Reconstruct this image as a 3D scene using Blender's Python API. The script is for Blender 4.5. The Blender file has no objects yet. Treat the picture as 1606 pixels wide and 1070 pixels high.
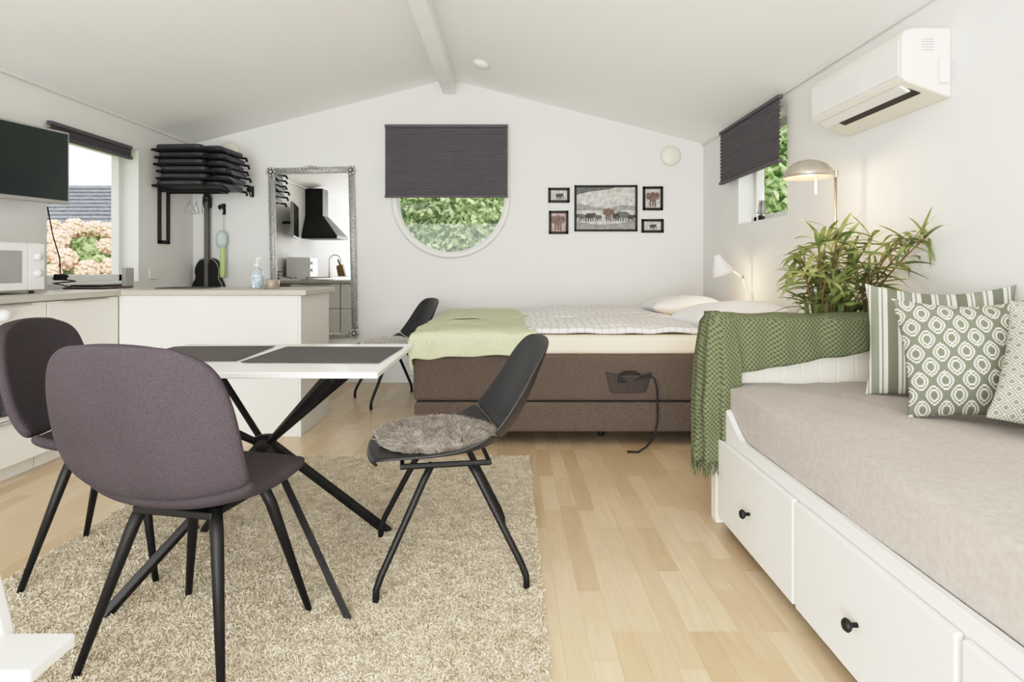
import bpy, bmesh, math, random
import numpy as np
from mathutils import Vector, Matrix, Euler, noise
R=random.Random(7); NR=np.random.RandomState(3)
SC=bpy.context.scene; COL=SC.collection
pi=math.pi
# ---------------------------------------------------------------- materials
def S(r,g,b):
    f=lambda c:(c/12.92 if c<=0.04045 else ((c+0.055)/1.055)**2.4)
    return (f(r/255),f(g/255),f(b/255))
def base_mat(name):
    m=bpy.data.materials.new(name); m.use_nodes=True
    nt=m.node_tree; b=nt.nodes['Principled BSDF']
    return m,nt,b
def N(nt,t,**k):
    n=nt.nodes.new(t)
    for a,v in k.items(): setattr(n,a,v)
    return n
def pmat(name,c1,c2=None,rough=.5,metal=0,scale=20,bump=0,bscale=None,detail=3,stretch=(1,1,1),sheen=0,spec=None,emit=None,estr=0,trans=None):
    m,nt,b=base_mat(name); L=nt.links.new
    if c2 is None: c2=tuple(x*.93 for x in c1)
    tc=N(nt,'ShaderNodeTexCoord'); mp=N(nt,'ShaderNodeMapping'); mp.inputs['Scale'].default_value=stretch
    L(tc.outputs['Object'],mp.inputs['Vector'])
    no=N(nt,'ShaderNodeTexNoise'); no.inputs['Scale'].default_value=scale; no.inputs['Detail'].default_value=detail
    L(mp.outputs[0],no.inputs['Vector'])
    cr=N(nt,'ShaderNodeValToRGB'); cr.color_ramp.elements[0].position=.3; cr.color_ramp.elements[1].position=.7
    cr.color_ramp.elements[0].color=(*c2,1); cr.color_ramp.elements[1].color=(*c1,1)
    L(no.outputs['Fac'],cr.inputs['Fac']); L(cr.outputs[0],b.inputs['Base Color'])
    b.inputs['Roughness'].default_value=rough; b.inputs['Metallic'].default_value=metal
    if spec is not None: b.inputs['Specular IOR Level'].default_value=spec
    if sheen: b.inputs['Sheen Weight'].default_value=sheen
    if emit: b.inputs['Emission Color'].default_value=(*emit,1); b.inputs['Emission Strength'].default_value=estr
    if bump:
        n2=N(nt,'ShaderNodeTexNoise'); n2.inputs['Scale'].default_value=bscale or scale; n2.inputs['Detail'].default_value=4
        L(mp.outputs[0],n2.inputs['Vector'])
        bp=N(nt,'ShaderNodeBump'); bp.inputs['Strength'].default_value=bump; bp.inputs['Distance'].default_value=.01
        L(n2.outputs['Fac'],bp.inputs['Height']); L(bp.outputs[0],b.inputs['Normal'])
    if trans: b.inputs['Transmission Weight'].default_value=trans
    return m
def floor_mat():
    m,nt,b=base_mat('oak_parquet'); L=nt.links.new
    tc=N(nt,'ShaderNodeTexCoord'); sp=N(nt,'ShaderNodeSeparateXYZ'); cb=N(nt,'ShaderNodeCombineXYZ')
    L(tc.outputs['Object'],sp.inputs[0]); L(sp.outputs['Y'],cb.inputs['X']); L(sp.outputs['X'],cb.inputs['Y'])
    br=N(nt,'ShaderNodeTexBrick'); br.offset=.37; br.offset_frequency=3; br.squash=1.25; br.squash_frequency=2
    br.inputs['Color1'].default_value=(*S(212,192,163),1); br.inputs['Color2'].default_value=(*S(190,165,132),1)
    br.inputs['Mortar'].default_value=(*S(174,148,116),1)
    br.inputs['Scale'].default_value=1; br.inputs['Mortar Size'].default_value=.0008; br.inputs['Mortar Smooth'].default_value=.3
    br.inputs['Brick Width'].default_value=.36; br.inputs['Row Height'].default_value=.074
    L(cb.outputs[0],br.inputs['Vector'])
    mp=N(nt,'ShaderNodeMapping'); mp.inputs['Scale'].default_value=(2.5,24,1); L(cb.outputs[0],mp.inputs['Vector'])
    no=N(nt,'ShaderNodeTexNoise'); no.inputs['Scale'].default_value=2.2; no.inputs['Detail'].default_value=6; L(mp.outputs[0],no.inputs['Vector'])
    cr=N(nt,'ShaderNodeValToRGB'); cr.color_ramp.elements[0].position=.3; cr.color_ramp.elements[1].position=.75
    cr.color_ramp.elements[0].color=(.80,.76,.70,1); cr.color_ramp.elements[1].color=(1.0,1.0,1.0,1)
    L(no.outputs['Fac'],cr.inputs['Fac'])
    mx=N(nt,'ShaderNodeMix',data_type='RGBA',blend_type='MULTIPLY'); mx.inputs[0].default_value=.6
    L(br.outputs['Color'],mx.inputs[6]); L(cr.outputs[0],mx.inputs[7]); L(mx.outputs[2],b.inputs['Base Color'])
    b.inputs['Roughness'].default_value=.30; b.inputs['Specular IOR Level'].default_value=.55
    return m
def fmat(name,build,rough=.85,bump=None):
    m,nt,b=base_mat(name); L=nt.links.new
    tc=N(nt,'ShaderNodeTexCoord'); sp=N(nt,'ShaderNodeSeparateXYZ'); L(tc.outputs['Object'],sp.inputs[0])
    c=build(nt,L,sp,tc); L(c,b.inputs['Base Color']); b.inputs['Roughness'].default_value=rough
    if bump:
        n2=N(nt,'ShaderNodeTexNoise'); n2.inputs['Scale'].default_value=bump[0]; L(tc.outputs['Object'],n2.inputs['Vector'])
        bp=N(nt,'ShaderNodeBump'); bp.inputs['Strength'].default_value=bump[1]; bp.inputs['Distance'].default_value=.004
        L(n2.outputs['Fac'],bp.inputs['Height']); L(bp.outputs[0],b.inputs['Normal'])
    return m
def M(nt,L,op,a,b2=None):
    n=N(nt,'ShaderNodeMath',operation=op)
    for i,v in enumerate((a,b2)):
        if v is None: continue
        if isinstance(v,(int,float)): n.inputs[i].default_value=v
        else: L(v,n.inputs[i])
    return n.outputs[0]
def ramp(nt,L,fac,stops,interp='CONSTANT'):
    cr=N(nt,'ShaderNodeValToRGB'); e=cr.color_ramp; e.interpolation=interp
    while len(e.elements)<len(stops): e.elements.new(.5)
    for el,(p,c) in zip(e.elements,stops): el.position=p; el.color=(*c,1)
    L(fac,cr.inputs['Fac']); return cr.outputs[0]
GR=S(102,106,90); WH=S(204,201,190); GR2=S(120,124,110)
def b_stripe(nt,L,sp,tc):
    f=M(nt,L,'FRACT',M(nt,L,'MULTIPLY',M(nt,L,'ADD',sp.outputs['X'],1.0),9.5))
    return ramp(nt,L,f,[(0,GR),(.30,WH),(.40,GR2),(.44,WH),(.50,GR2),(.74,WH),(.82,GR2),(.87,WH)])
def b_ikat(nt,L,sp,tc):
    a=M(nt,L,'COSINE',M(nt,L,'MULTIPLY',sp.outputs['X'],2*pi/.062)); z=M(nt,L,'COSINE',M(nt,L,'MULTIPLY',sp.outputs['Z'],2*pi/.086))
    f=M(nt,L,'MULTIPLY',M(nt,L,'ABSOLUTE',M(nt,L,'ADD',a,z)),.5)
    jit=M(nt,L,'MULTIPLY',M(nt,L,'SINE',M(nt,L,'MULTIPLY',sp.outputs['Z'],1100)),.05)
    f=M(nt,L,'ADD',f,jit)
    return ramp(nt,L,f,[(0,GR),(.24,WH),(.44,GR),(.60,WH),(.80,GR)])
def b_diamond(nt,L,sp,tc):
    p=M(nt,L,'ABSOLUTE',M(nt,L,'SINE',M(nt,L,'MULTIPLY',M(nt,L,'ADD',sp.outputs['X'],sp.outputs['Z']),pi/.036)))
    q=M(nt,L,'ABSOLUTE',M(nt,L,'SINE',M(nt,L,'MULTIPLY',M(nt,L,'SUBTRACT',sp.outputs['X'],sp.outputs['Z']),pi/.036)))
    f=M(nt,L,'MINIMUM',p,q)
    return ramp(nt,L,f,[(0,S(180,179,168)),(.20,GR2),(.5,S(180,179,168)),(.8,GR2)])
def b_duvet(nt,L,sp,tc):
    no=N(nt,'ShaderNodeTexNoise'); no.inputs['Scale'].default_value=2.5; L(tc.outputs['Object'],no.inputs['Vector'])
    w=M(nt,L,'MULTIPLY',M(nt,L,'SUBTRACT',no.outputs['Fac'],.5),.16)
    fx=M(nt,L,'FRACT',M(nt,L,'MULTIPLY',M(nt,L,'ADD',M(nt,L,'ADD',sp.outputs['X'],w),5),22))
    fy=M(nt,L,'FRACT',M(nt,L,'MULTIPLY',M(nt,L,'ADD',M(nt,L,'SUBTRACT',sp.outputs['Y'],w),5),12))
    f=M(nt,L,'MINIMUM',fx,fy)
    return ramp(nt,L,f,[(0,S(184,181,180)),(.12,S(226,224,222))])
def glass_mat():
    m,nt,b=base_mat('window_glass'); L=nt.links.new; nt.nodes.remove(b)
    o=nt.nodes['Material Output']; t=N(nt,'ShaderNodeBsdfTransparent'); g=N(nt,'ShaderNodeBsdfGlossy'); g.inputs['Roughness'].default_value=.02
    mx=N(nt,'ShaderNodeMixShader'); mx.inputs[0].default_value=.02; L(t.outputs[0],mx.inputs[1]); L(g.outputs[0],mx.inputs[2]); L(mx.outputs[0],o.inputs[0])
    return m
def leafmat(name,c1,c2,tr=.4):
    m,nt,b=base_mat(name); L=nt.links.new; o=nt.nodes['Material Output']
    tc=N(nt,'ShaderNodeTexCoord'); no=N(nt,'ShaderNodeTexNoise'); no.inputs['Scale'].default_value=9; L(tc.outputs['Object'],no.inputs['Vector'])
    cr=N(nt,'ShaderNodeValToRGB'); cr.color_ramp.elements[0].position=.35; cr.color_ramp.elements[1].position=.65
    cr.color_ramp.elements[0].color=(*c1,1); cr.color_ramp.elements[1].color=(*c2,1); L(no.outputs['Fac'],cr.inputs['Fac'])
    L(cr.outputs[0],b.inputs['Base Color']); b.inputs['Roughness'].default_value=.45
    t=N(nt,'ShaderNodeBsdfTranslucent'); L(cr.outputs[0],t.inputs['Color'])
    mx=N(nt,'ShaderNodeMixShader'); mx.inputs[0].default_value=tr; L(b.outputs[0],mx.inputs[1]); L(t.outputs[0],mx.inputs[2]); L(mx.outputs[0],o.inputs[0])
    return m
WALL=pmat('wall_paint',S(226,225,223),S(223,222,220),rough=.75,scale=2,bump=.03,bscale=120)
CEIL=pmat('ceiling_paint',S(249,249,248),S(248,248,246),rough=.7,scale=1.5)
WHITE=pmat('white_lacquer',S(222,221,216),S(218,217,212),rough=.35,scale=3)
CAB=pmat('cabinet_white',S(228,226,219),S(224,222,215),rough=.4,scale=2)
PLAST=pmat('white_plastic',S(230,229,226),rough=.4,scale=5)
CREAM=pmat('cream_plastic',S(228,223,211),S(226,221,208),rough=.4,scale=5)
DPLAST=pmat('black_plastic',S(30,30,32),S(25,25,27),rough=.45,scale=30)
BMETAL=pmat('black_metal',S(18,18,19),S(13,13,14),rough=.5,scale=40,spec=.3)
CHROME=pmat('brushed_steel',S(190,188,184),rough=.3,metal=.9,scale=60)
FAB=pmat('grey_mauve_fabric',S(74,67,72),S(57,52,56),rough=.95,scale=260,bump=.5,bscale=420,spec=.2)
BEDF=pmat('taupe_bed_fabric',S(110,96,86),S(86,74,66),rough=.95,scale=40,stretch=(1,1,7),bump=.8,bscale=100)
POCK=pmat('dark_pocket_fabric',S(70,61,55),S(54,47,43),rough=.95,scale=60)
BLIND=pmat('pleated_fabric',S(88,84,90),S(86,82,88),rough=.9,scale=3)
RUGM=pmat('beige_pile',S(222,211,190),S(190,177,154),rough=.95,scale=18,detail=6)
RUGB=pmat('rug_backing',S(196,183,158),rough=1,scale=60)
COUNT=pmat('beige_laminate',S(184,178,168),S(170,164,154),rough=.35,scale=160,detail=5)
TABLE=pmat('white_tabletop',S(226,224,220),rough=.22,scale=3)
MATM=pmat('dark_woven_mat',S(92,88,88),S(56,53,54),rough=.9,scale=30,stretch=(1,22,1),bump=.6,bscale=50)
MAT=pmat('cream_sheet',S(228,215,195),S(220,207,187),rough=.9,scale=4,bump=.15,bscale=12)
THROW=pmat('pale_green_throw',S(204,207,174),S(186,190,158),rough=.95,scale=90,bump=.6,bscale=90)
def b_knit(nt,L,sp,tc):
    p=M(nt,L,'SINE',M(nt,L,'MULTIPLY',M(nt,L,'ADD',sp.outputs['X'],sp.outputs['Z']),330))
    q=M(nt,L,'SINE',M(nt,L,'MULTIPLY',M(nt,L,'SUBTRACT',M(nt,L,'ADD',sp.outputs['X'],sp.outputs['Y']),sp.outputs['Z']),330))
    return ramp(nt,L,M(nt,L,'ADD',M(nt,L,'MULTIPLY',M(nt,L,'ADD',p,q),.25),.5),[(.15,S(56,62,42)),(.6,S(98,104,76))],'LINEAR')
KNIT=fmat('olive_waffle_knit',b_knit,.95,(130,1))
SHEET=pmat('grey_jersey_sheet',S(176,169,163),S(163,156,150),rough=.95,scale=70,bump=.25,bscale=14)
STRIPE=fmat('striped_cotton',b_stripe,.9,(300,.3)); IKAT=fmat('ikat_cotton',b_ikat,.9,(300,.3)); DIAM=fmat('diamond_cotton',b_diamond,.9,(300,.3))
DUV=fmat('checked_duvet_cotton',b_duvet,.9,(14,.3))
PILW=pmat('white_pillow_cotton',S(236,234,232),S(224,222,222),rough=.9,scale=6,bump=.3,bscale=9)
FURG=pmat('grey_brown_wool',S(186,177,166),S(130,122,112),rough=1,scale=30)
FURW=pmat('white_wool',S(228,224,216),S(200,196,188),rough=1,scale=40)
GLASS=glass_mat()
MIRR=pmat('mirror_glass',(.93,.94,.94),(.93,.94,.94),rough=.01,metal=1)
SILV=pmat('antique_silver',S(210,210,208),S(150,150,148),rough=.45,metal=.45,scale=60,bump=.5,bscale=90)
SCREEN=pmat('tv_screen',S(20,34,32),S(16,26,26),rough=.12,scale=2)
GREYP=pmat('grey_plastic',S(150,148,146),rough=.4,scale=10)
DARKS=pmat('dark_slot',S(16,16,17),rough=.6)
CUSH=pmat('charcoal_vinyl',S(46,47,56),S(36,37,45),rough=.5,scale=20,bump=.2)
LAMPM=pmat('taupe_metal',S(176,168,156),S(160,152,142),rough=.35,metal=.5,scale=20)
BULB=pmat('warm_bulb',(1,.8,.5),(1,.8,.5),emit=(1,.72,.4),estr=12)
FLOOR=floor_mat()
LEAFO=leafmat('hedge_leaf',S(128,160,96),S(218,228,184),.45)
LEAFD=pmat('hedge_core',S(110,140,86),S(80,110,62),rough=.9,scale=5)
LEAFP=leafmat('plant_leaf',S(84,104,54),S(174,182,116),.35)
CANE=pmat('plant_cane',S(122,92,58),S(84,60,38),rough=.7,scale=30)
POTM=pmat('terracotta_dark',S(120,96,76),rough=.7,scale=10)
SOIL=pmat('soil',S(52,40,30),rough=1,scale=40,bump=1)
GRASS=pmat('grass',S(130,156,90),S(100,130,70),rough=1,scale=4)
ROOF=pmat('slate_roof',S(118,120,126),S(94,96,102),rough=.9,scale=12,spec=.1)
BRICKW=pmat('house_wall',S(200,196,190),rough=.8,scale=6)
FLOW=pmat('hydrangea_petals',S(232,208,178),S(214,166,152),rough=.9,scale=14)
# ---------------------------------------------------------------- mesh builder
class MB:
    def __init__(s): s.v=[]; s.f=[]; s.m=[]
    def add(s,vs,fs,mi=0):
        o=len(s.v); s.v+= [tuple(v) for v in vs]; s.f+=[tuple(i+o for i in f) for f in fs]; s.m+=[mi]*len(fs); return s
    def box(s,x0,x1,y0,y1,z0,z1,mi=0):
        vs=[(x,y,z) for x in (x0,x1) for y in (y0,y1) for z in (z0,z1)]
        return s.add(vs,[(0,1,3,2),(4,6,7,5),(0,4,5,1),(2,3,7,6),(0,2,6,4),(1,5,7,3)],mi)
    def tube(s,pts,r,n=10,mi=0,flat=1.0,closed=False,cap=True):
        pts=[Vector(p) for p in pts]; k=len(pts); rs=r if isinstance(r,(list,tuple)) else [r]*k
        T=[]
        for i in range(k):
            if closed: t=pts[(i+1)%k]-pts[i-1]
            else: t=pts[min(i+1,k-1)]-pts[max(i-1,0)]
            T.append(t.normalized())
        a=Vector((0,0,1)) if abs(T[0].z)<.9 else Vector((1,0,0))
        u=(a-T[0]*a.dot(T[0])).normalized(); vs=[]
        for i in range(k):
            u=(u-T[i]*u.dot(T[i])).normalized(); w=T[i].cross(u)
            for j in range(n):
                an=2*pi*j/n; vs.append(pts[i]+(u*math.cos(an)+w*math.sin(an)*flat)*rs[i])
        fs=[]
        for i in range(k if closed else k-1):
            for j in range(n):
                i2=(i+1)%k; fs.append((i*n+j,i*n+(j+1)%n,i2*n+(j+1)%n,i2*n+j))
        if cap and not closed: fs+=[tuple(range(n))[::-1],tuple((k-1)*n+j for j in range(n))]
        return s.add(vs,fs,mi)
    def lathe(s,prof,c=(0,0,0),n=32,mi=0,mtx=None,cap=True):
        vs=[];k=len(prof)
        for r,z in prof:
            for j in range(n):
                a=2*pi*j/n; p=Vector((r*math.cos(a),r*math.sin(a),z))
                if mtx is not None: p=mtx@p
                vs.append(p+Vector(c))
        fs=[(i*n+j,i*n+(j+1)%n,(i+1)*n+(j+1)%n,(i+1)*n+j) for i in range(k-1) for j in range(n)]
        if cap and prof[0][0]>1e-6: fs.append(tuple(range(n))[::-1])
        if cap and prof[-1][0]>1e-6: fs.append(tuple((k-1)*n+j for j in range(n)))
        return s.add(vs,fs,mi)
    def sphere(s,c,r,n=12,mi=0,sc=(1,1,1)):
        vs=[];m=n//2
        for i in range(m+1):
            t=pi*i/m
            for j in range(n):
                a=2*pi*j/n; vs.append((c[0]+r*sc[0]*math.sin(t)*math.cos(a),c[1]+r*sc[1]*math.sin(t)*math.sin(a),c[2]+r*sc[2]*math.cos(t)))
        fs=[(i*n+j,(i+1)*n+j,(i+1)*n+(j+1)%n,i*n+(j+1)%n) for i in range(m) for j in range(n)]
        return s.add(vs,fs,mi)
    def grid(s,fn,nu,nv,mi=0):
        vs=[fn(i/nu,j/nv) for i in range(nu+1) for j in range(nv+1)]
        fs=[(i*(nv+1)+j,(i+1)*(nv+1)+j,(i+1)*(nv+1)+j+1,i*(nv+1)+j+1) for i in range(nu) for j in range(nv)]
        return s.add(vs,fs,mi)
    def extrude(s,poly,a0,a1,axis='y',mi=0):
        f={'y':lambda p,q,a:(p,a,q),'x':lambda p,q,a:(a,p,q),'z':lambda p,q,a:(p,q,a)}[axis]; n=len(poly)
        vs=[f(p,q,a0) for p,q in poly]+[f(p,q,a1) for p,q in poly]
        fs=[tuple(range(n)),tuple(range(n,2*n))[::-1]]+[(i,(i+1)%n,n+(i+1)%n,n+i) for i in range(n)]
        return s.add(vs,fs,mi)
    def obj(s,name,mats,parent=None,bevel=0,smooth=False,sub=0,solid=0,soff=-1,seg=2,loc=None,rotz=0,fix=True):
        me=bpy.data.meshes.new(name); me.from_pydata(s.v,[],s.f); me.validate()
        if not isinstance(mats,(list,tuple)): mats=[mats]
        for m in mats: me.materials.append(m)
        if len(mats)>1 and len(me.polygons)==len(s.m): me.polygons.foreach_set('material_index',s.m)
        if fix:
            bm=bmesh.new(); bm.from_mesh(me); bmesh.ops.remove_doubles(bm,verts=bm.verts,dist=1e-6); bmesh.ops.recalc_face_normals(bm,faces=bm.faces); bm.to_mesh(me); bm.free()
        if smooth: me.polygons.foreach_set('use_smooth',[True]*len(me.polygons))
        o=bpy.data.objects.new(name,me); COL.objects.link(o)
        if parent: o.parent=parent
        if loc: o.location=loc
        if rotz: o.rotation_euler[2]=rotz
        if solid: d=o.modifiers.new('solid','SOLIDIFY'); d.thickness=solid; d.offset=soff
        if bevel:
            d=o.modifiers.new('bevel','BEVEL'); d.width=bevel; d.segments=seg; d.limit_method='ANGLE'; d.angle_limit=math.radians(40)
        if sub: d=o.modifiers.new('sub','SUBSURF'); d.levels=sub; d.render_levels=sub
        return o
def tag(o,label,cat,group=None,kind=None):
    o['label']=label; o['category']=cat
    if group: o['group']=group
    if kind: o['kind']=kind
    return o
def thing(name,label,cat,loc=(0,0,0),rotz=0,group=None):
    e=bpy.data.objects.new(name,None); e.empty_display_size=.05; COL.objects.link(e); e.location=loc; e.rotation_euler[2]=rotz
    return tag(e,label,cat,group)
def struct(o): o['kind']='structure'; return o
def copytree(o,parent=None):
    c=o.copy(); COL.objects.link(c)
    if parent is not None: c.parent=parent; c.matrix_parent_inverse=o.matrix_parent_inverse.copy()
    for ch in list(o.children): copytree(ch,c)
    return c
def cut(o,cmb):
    c=cmb.obj('cutter_tmp',WHITE); md=o.modifiers.new('b','BOOLEAN'); md.operation='DIFFERENCE'; md.solver='EXACT'; md.object=c
    dg=bpy.context.evaluated_depsgraph_get(); dg.update()
    me=bpy.data.meshes.new_from_object(o.evaluated_get(dg)); o.modifiers.clear(); o.data=me
    bpy.data.objects.remove(c,do_unlink=True)
def blades(name,P,D,Ln,W,mat,parent,bend=.4):
    n=len(P); rnd=NR.randn(n,3); side=np.cross(D,rnd); side/=np.linalg.norm(side,axis=1)[:,None]+1e-9
    Ln=Ln[:,None]; mid=P+D*Ln*.55; j=NR.randn(n,3)*bend*.5; j[:,2]=-abs(j[:,2])*.35
    tip=P+D*Ln+j*Ln
    V=np.stack([P-side*W,P+side*W,mid+side*W*.95,mid-side*W*.95,tip+side*W*.35,tip-side*W*.35],1).reshape(-1,3)
    b=np.arange(n)*6
    F=np.concatenate([np.stack([b,b+1,b+2,b+3],1),np.stack([b+3,b+2,b+4,b+5],1)])
    me=bpy.data.meshes.new(name); me.vertices.add(len(V)); me.vertices.foreach_set('co',V.ravel().astype(np.float32))
    me.loops.add(F.size); me.loops.foreach_set('vertex_index',F.ravel().astype(np.int32)); me.polygons.add(len(F))
    me.polygons.foreach_set('loop_start',np.arange(0,F.size,4,dtype=np.int32)); me.update(calc_edges=True); me.validate()
    me.materials.append(mat); o=bpy.data.objects.new(name,me); COL.objects.link(o)
    if parent: o.parent=parent
    return o
def nz(x,y,z=0): return noise.noise(Vector((x,y,z)))
# ---------------------------------------------------------------- room shell
XL,XR,YB,YF=-2.92,1.78,5.7,-3.0; EAVE=2.2; RX=-.57; RZ=2.8; K=(RZ-EAVE)/(XR-RX)
def cz(x): return RZ-abs(x-RX)*K
struct(MB().box(XL-.2,XR+.2,YF-.2,YB+.2,-.12,0).obj('floor',FLOOR))
w=MB().extrude([(XL-.2,-.12),(XR+.2,-.12),(XR+.2,EAVE-.05),(RX,RZ),(XL-.2,EAVE-.05)],YB,YB+.2,'y').obj('wall_back',WALL)
WCX,WCZ,WR=-.545,1.695,.505
cut(w,MB().lathe([(WR,-.5),(WR,.5)],c=(WCX,YB+.1,WCZ),n=96,mtx=Matrix.Rotation(pi/2,3,'X'))); struct(w)
w=MB().box(XL-.2,XL,YF,YB,-.12,EAVE).obj('wall_left',WALL); cut(w,MB().box(XL-.5,XL+.3,3.90,4.86,.955,1.98)); struct(w)
w=MB().box(XR,XR+.2,YF,YB,-.12,EAVE).obj('wall_right',WALL); cut(w,MB().box(XR-.3,XR+.5,3.97,4.82,1.40,2.1)); struct(w)
w=MB().extrude([(XL-.2,-.12),(XR+.2,-.12),(XR+.2,EAVE-.05),(RX,RZ),(XL-.2,EAVE-.05)],YF-.2,YF,'y').obj('wall_front',WALL)
cut(w,MB().box(-2.5,1.4,YF-.5,YF+.3,.1,2.12)); struct(w)
c=MB().extrude([(XL-.35,cz(XL-.35)),(RX,RZ),(XR+.35,cz(XR+.35)),(XR+.35,cz(XR+.35)+.15),(RX,RZ+.15),(XL-.35,cz(XL-.35)+.15)],YF-.3,YB+.3,'y').obj('ceiling',CEIL); struct(c)
struct(MB().box(-.615,-.505,YF,YB,2.655,2.80).obj('trim_1',CEIL,bevel=.006))
struct(MB().box(XR-.018,XR,YF,YB,EAVE-.02,EAVE+.005).obj('trim_2',WHITE,bevel=.004))
struct(MB().box(XL,XL+.018,YF,YB,EAVE-.02,EAVE+.005).obj('trim_3',WHITE,bevel=.004))
struct(MB().box(XL,XR,YB-.015,YB,0,.07).obj('baseboard_back',WHITE,bevel=.004))
struct(MB().box(XR-.015,XR,YF,YB-.015,0,.07).obj('baseboard_right',WHITE,bevel=.004))
struct(MB().box(XL,XL+.015,4.55,YB-.015,0,.07).obj('baseboard_left',WHITE,bevel=.004))
RX90=Matrix.Rotation(pi/2,3,'X')
mb=MB(); mb.lathe([(.488,-.06),(.488,.012),(.50,.024),(.53,.028),(.547,.022),(.55,.0),(.51,-.0),(.504,-.06),(.488,-.06)],c=(WCX,YB,WCZ),n=96,mtx=RX90,cap=False)
o=mb.obj('window_1',WHITE,smooth=True); struct(o)
mb=MB(); mb.lathe([(0,0),(.49,0)],c=(WCX,YB+.05,WCZ),n=64,mtx=RX90,cap=False); mb.obj('glass_pane',GLASS,parent=o)
def rectwin(name,x,y0,y1,z0,z1):
    mb=MB(); f=.055
    for (a,b,c,d) in ((y0,y1,z0,z0+f),(y0,y1,z1-f,z1),(y0,y0+f,z0,z1),(y1-f,y1,z0,z1)): mb.box(x-.03,x+.03,a,b,c,d)
    o=mb.obj(name,WHITE,bevel=.004); struct(o)
    mb=MB(); mb.add([(x,y0+f,z0+f),(x,y1-f,z0+f),(x,y1-f,z1-f),(x,y0+f,z1-f)],[(0,1,2,3)]); mb.obj('glass_pane',GLASS,parent=o)
    return o
rectwin('window_2',XL-.15,3.90,4.86,.955,1.98); rectwin('window_3',XR+.15,3.97,4.82,1.40,2.1)
mb=MB()
for a,b,c,d in ((-2.5,1.4,.1,.17),(-2.5,1.4,2.05,2.12),(-2.5,-2.43,.1,2.12),(1.33,1.4,.1,2.12),(-1.23,-1.16,.1,2.12),(.1,.17,.1,2.12)): mb.box(a,b,YF-.13,YF-.07,c,d)
struct(mb.obj('window_4',WHITE,bevel=.004))
# ---------------------------------------------------------------- blinds
def blind(label,w,h,loc,rotz,pl=.0265):
    e=thing('pleated_blind',label,'blind',loc,rotz)
    MB().box(-w/2,w/2,-.03,.0,-.025,0).obj('headrail',BLIND,parent=e,bevel=.003)
    n=int((h-.04)/pl); mb=MB(); vs=[];fs=[]
    for i in range(2*n+1):
        z=-.025-(h-.045)*i/(2*n); y=-.025 if i%2 else -.013
        vs+=[(-w/2+.004,y,z),(w/2-.004,y,z)]
        if i: fs.append((2*i-2,2*i-1,2*i+1,2*i))
    mb.add(vs,fs).obj('fabric',BLIND,parent=e)
    MB().box(-w/2,w/2,-.032,.0,-h,-h+.02).obj('bottom_rail',BLIND,parent=e,bevel=.003)
    return e
blind('dark grey pleated blind half covering the round window',1.115,.66,((-1.135-.018)/2,YB-.085,2.355),0)
for k,x in enumerate((-1.10,-.05)): struct(MB().box(x-.012,x+.012,YB-.086,YB,2.335,2.35).obj('trim_%d'%(4+k),BMETAL))
blind('dark grey pleated blind over the high side window',1.12,.43,(XR-.045,4.49,2.165),-pi/2)
blind('dark grey pleated blind pulled up above the kitchen window',.84,.10,(XL+.012,4.30,1.985),pi/2,.016)
# ---------------------------------------------------------------- outdoors
tag(MB().box(-40,40,-30,50,-.3,-.13).obj('lawn',GRASS),'green lawn outside the house','grass',kind='stuff')
def hedge(label,c,rad,n,seed,size=.07):
    e=thing('garden_shrub',label,'shrub',(c[0],c[1],-.125)); rs=np.random.RandomState(seed)
    d=rs.randn(n,3); d/=np.linalg.norm(d,axis=1)[:,None]; r=rs.uniform(.78,1.05,n)[:,None]; r*= (1+.12*np.sin(d[:,:1]*9)*np.cos(d[:,2:]*7))
    P=d*r*np.array(rad)+np.array((0,0,c[2]+.13)); P=P[P[:,2]>.25]; n=len(P); D=rs.randn(n,3); D/=np.linalg.norm(D,axis=1)[:,None]
    blades('foliage',P,D,rs.uniform(.6,1.3,n)*size*1.5,size*.42,LEAFO,e,.5)
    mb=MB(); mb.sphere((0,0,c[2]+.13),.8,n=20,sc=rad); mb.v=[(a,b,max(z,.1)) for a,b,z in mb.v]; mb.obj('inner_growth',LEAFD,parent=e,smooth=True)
    MB().tube([(0,0,0),(0.02,0,c[2]*.5)],.07).obj('trunk',CANE,parent=e)
    return e
hedge('dense green leafy shrub outside the round window',(-.75,9.0,1.6),(2.2,.8,1.5),26000,1,.07)
hedge('tall green leafy shrub outside the side window',(3.9,9.0,2.1),(1.2,1.2,1.8),14000,2,.08)
hy=thing('hydrangea_bush','bush with cream and pink flower heads outside the kitchen window','shrub',(-4.7,6.5,-.125))
n=9000; rs=np.random.RandomState(5); d=rs.randn(n,3); d/=np.linalg.norm(d,axis=1)[:,None]
P=d*rs.uniform(.7,1,n)[:,None]*np.array((1.1,1.0,.75))+np.array((0,0,.82)); P=P[P[:,2]>.12]; n=len(P)
blades('foliage',P,rs.randn(n,3)*.6,rs.uniform(.6,1.2,n)*.1,.03,LEAFO,hy,.5)
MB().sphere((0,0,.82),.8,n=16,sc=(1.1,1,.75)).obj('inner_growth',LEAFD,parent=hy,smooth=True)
MB().tube([(0,0,0),(0,0,.6)],.05).obj('trunk',CANE,parent=hy)
fl=None
for i in range(44):
    a=R.uniform(-2.6,.3); t=R.uniform(.15,1.25); p=(1.1*math.sin(t)*math.cos(a),1.0*math.sin(t)*math.sin(a),.82+.8*math.cos(t))
    if fl is None:
        mb=MB()
        for k in range(60):
            dd=Vector((R.gauss(0,1),R.gauss(0,1),R.gauss(0,1))).normalized()*.07; mb.sphere(dd,.016,n=6)
        mb.sphere((0,0,0),.066,n=10)
        fl=mb.obj('flower_head',FLOW,parent=hy,smooth=True,fix=False); fl.location=p
    else:
        q=fl.copy(); q.parent=hy; q.location=p; q.scale=(R.uniform(.8,1.4),)*3; COL.objects.link(q)
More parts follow.
